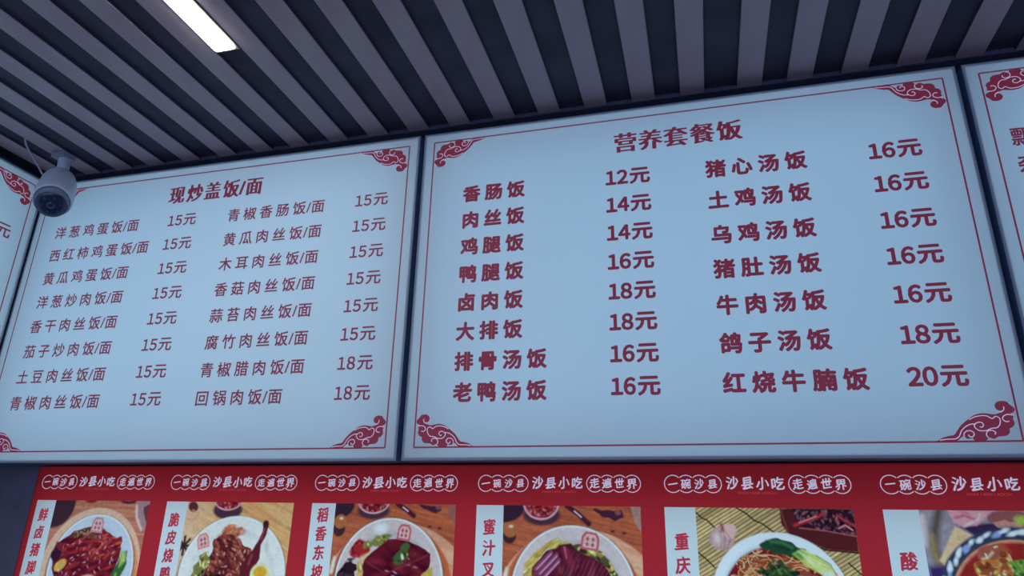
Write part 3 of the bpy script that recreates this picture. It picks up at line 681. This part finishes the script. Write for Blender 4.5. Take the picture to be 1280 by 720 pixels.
for i in range(6):
    x0, x1 = PLEFT[i], PLEFT[i + 1]
    if i == 5: x1 = x0 + .2755
    L = PITCHS[i] - x0; w = x1 - x0; H = PT - PB
    t = empty('dish_poster', Wp(x0, YP, PB), DL[i], 'poster', POSG)
    z = lambda q: q - PB
    zp = z(TP); zb = zp - .2 * VH
    mb = MB()      # red film, cut out where the title strip and the photograph are let in
    mb.quad(0, w, zp, H); mb.quad(0, w, 0, zb); mb.quad(0, L, zb, zp); mb.quad(L + SW + .2, w, zb, zp)
    mb.build('red_film', M['poster_red'], t)
    mb = MB(); mb.quad(L, L + SW, zb, zp); mb.build('title_strip', M['strip'], t)
    rg = random.Random(i + 10)
    mb = MB()
    for k, ch in enumerate(STRIP[i]):
        put(mb, ch, L + .0212, z(SZ[i][0] - SZ[i][1] * k), .0200, -.0008, .014, .86, shear=.05, nib=.038, rise=.15)
    mb.build('dish_name', M['ink2'], t)
    # header
    r = .0117; mb = MB(); hz = z(.0770)
    ca = circle_chain(mb, L + .0018, hz, r, (.0770 - 2 * r) / 3, 4, .0011, -.0008)
    mb.build('ring_outline', M['white_ink'], t); mb = MB()
    cb = circle_chain(mb, L + .1660, hz, r, (.0770 - 2 * r) / 3, 4, .0011, -.0008)
    mb.build('ring_outline', M['white_ink'], t)
    mb = MB()
    brush(mb, '一碗沙县', [c - .0003 for c in ca], hz, .0120, -.0008, .010, rg)
    brush(mb, '走遍世界', [c - .0003 for c in cb], hz, .0128, -.0008, .012, rg)
    brush(mb, '沙县小吃', [L + .0932 + k * .0197 for k in range(4)], hz + .0008, .0158, -.0008, .012, rg)
    mb.build('header_lettering', M['white_ink'], t)
    mb = MB()
    for k, ch in enumerate('SHAXIANXIAOCHI'): put(mb, ch, L + .1005 + k * .0038, z(.0655), .0044, -.0008, .0)
    mb.build('small_lettering', M['faint_ink'], t)
    # photograph
    p = mottled(PICS[i])(); p.grain(np.ones_like(uu), .10, 90, 90)
    me = bpy.data.meshes.new('dish_photograph')
    xs = (L + SW + uu * .2) * U; zs = (zp - vv * .2) * U
    co = np.stack([xs, np.zeros_like(xs), zs], -1).reshape(-1, 3).astype(np.float32)
    idx = np.arange(NV * NU).reshape(NV, NU)
    fa = np.stack([idx[:-1, :-1], idx[1:, :-1], idx[1:, 1:], idx[:-1, 1:]], -1).reshape(-1, 4)
    me.vertices.add(len(co)); me.vertices.foreach_set('co', co.ravel())
    me.loops.add(fa.size); me.loops.foreach_set('vertex_index', fa.ravel().astype(np.int32))
    me.polygons.add(len(fa)); me.polygons.foreach_set('loop_start', np.arange(0, fa.size, 4, dtype=np.int32))
    me.update(calc_edges=True)
    at = me.color_attributes.new('print', 'FLOAT_COLOR', 'POINT')
    rgba = np.concatenate([np.clip(p.c, 0, 1).reshape(-1, 3), np.ones((NV * NU, 1))], 1).astype(np.float32)
    at.data.foreach_set('color', rgba.ravel()); me.materials.append(M['photo'])
    o = bpy.data.objects.new('dish_photograph', me); COL.objects.link(o); o.parent = t

# ------------------------------------------------------------------ security camera
FACE = Vector((-1.1345, .892, .5665)); BACK = Vector((-1.178, .931, .635))
org = Vector((-1.1925, .936, ZC))
ct = empty('security_camera', Wp(*org), 'white rounded security camera with dark round face hanging from the slatted ceiling', 'camera')
axis = (FACE - BACK).normalized(); LEN = (FACE - BACK).length
q = axis.to_track_quat('Z', 'Y').to_matrix()
qi = q.inverted()
dn = qi @ Vector((0, 0, -1)); dn.z = 0; dn.normalize()          # the low side of the round face
def lathe(name, prof, m, parent, base=BACK, rot=q, seg=40, stretch=0.0):
    mb = MB(); n = len(prof); vs = []
    for k in range(seg):
        a = 2 * math.pi * k / seg
        for r, t in prof:
            v = Vector((r * math.cos(a), r * math.sin(a), t)); d = v.x * dn.x + v.y * dn.y
            if d < 0: v.x += stretch * d * dn.x; v.y += stretch * d * dn.y
            vs.append(base + rot @ v - org)
    fs = [((k * n + i), (k * n + i + 1), (((k + 1) % seg) * n + i + 1), (((k + 1) % seg) * n + i)) for k in range(seg) for i in range(n - 1)]
    mb.add(vs, fs); return mb.build(name, m, parent, smooth=True)
lathe('shell', [(.0001, -.012), (.013, -.011), (.0225, -.007), (.0275, .000), (.0300, .012), (.0318, .040), (.0324, LEN - .016), (.0318, LEN - .005), (.0300, LEN - .001), (.0288, LEN - .002), (.0284, LEN - .010)], M['cam_shell'], ct, stretch=.10)
fb = BACK + q @ (dn * .002)
lathe('eyeball', [(.0290, LEN - .009), (.0286, LEN - .001), (.0270, LEN + .0025), (.0180, LEN + .0045), (.0001, LEN + .0052)], M['cam_eye'], ct, base=fb, stretch=.16)
fc = BACK + q @ (dn * .0036)
g = lathe('front_glass', [(.0262, LEN + .0020), (.0256, LEN + .0045), (.017, LEN + .0062), (.008, LEN + .0068), (.0001, LEN + .0070)], M['cam_glass'], ct, base=fc)
lathe('lens', [(.0070, LEN + .0066), (.0064, LEN + .0080), (.0035, LEN + .0090), (.0001, LEN + .0092)], M['cam_glass'], g, base=fc, seg=24)
for k in range(6):
    a = k * math.pi / 3 + .3; off = q @ Vector((.0150 * math.cos(a), .0150 * math.sin(a), 0))
    lathe('infrared_light', [(.0024, LEN + .0058), (.0020, LEN + .0068), (.0001, LEN + .0071)], M['cam_led'], g, base=fc + off, seg=12)
def tube(mb, pts, r, seg=10):
    n = len(pts); vs = []
    for i, p in enumerate(pts):
        d = (pts[min(i + 1, n - 1)] - pts[max(i - 1, 0)]).normalized()
        qq = d.to_track_quat('Z', 'Y').to_matrix()
        for k in range(seg):
            a = 2 * math.pi * k / seg; vs.append(p + qq @ Vector((r * math.cos(a), r * math.sin(a), 0)))
    fs = [(i * seg + k, i * seg + (k + 1) % seg, (i + 1) * seg + (k + 1) % seg, (i + 1) * seg + k) for i in range(n - 1) for k in range(seg)]
    fs += [tuple(range(seg))[::-1], tuple((n - 1) * seg + k for k in range(seg))]
    mb.add(vs, fs)
# mount: plate on the slats, neck down to the shell
mb = MB(); w, d = .0160, .013
mb.box(-w, w, -d, d, -.010, -.0005); mb.box(-w + .004, w - .004, -d - .0015, -d, -.0085, -.002)
mb.build('mount_plate', M['clip'], ct)
mb = MB()
top = Vector((.002, .002, -.009)); bot = BACK - org + Vector((0.002, .000, .010))
vs = []
for c, ww, dd in ((top, .0100, .009), (top * .5 + bot * .5, .0105, .0095), (bot, .0115, .010), (bot - Vector((0, 0, .012)), .012, .011)):
    for k in range(20):
        a = 2 * math.pi * k / 20; e = 2.6
        ca, sa = math.cos(a), math.sin(a)
        vs.append(c + Vector((ww * math.copysign(abs(ca) ** (2 / e), ca), dd * math.copysign(abs(sa) ** (2 / e), sa), 0)))
mb.add(vs, [(j * 20 + k, j * 20 + (k + 1) % 20, (j + 1) * 20 + (k + 1) % 20, (j + 1) * 20 + k) for j in range(3) for k in range(20)])
mb.build('neck', M['cam_shell'], ct, smooth=True)
mb = MB()
cab = [Vector(v) - org for v in smooth_curve([(-1.2180, .870, ZC + .004), (-1.2170, .878, .688), (-1.2130, .892, .672), (-1.2080, .908, .654), (-1.2020, .922, .634)], 6)]
tube(mb, cab, .0019); mb.build('cable', M['cable'], ct, smooth=True)
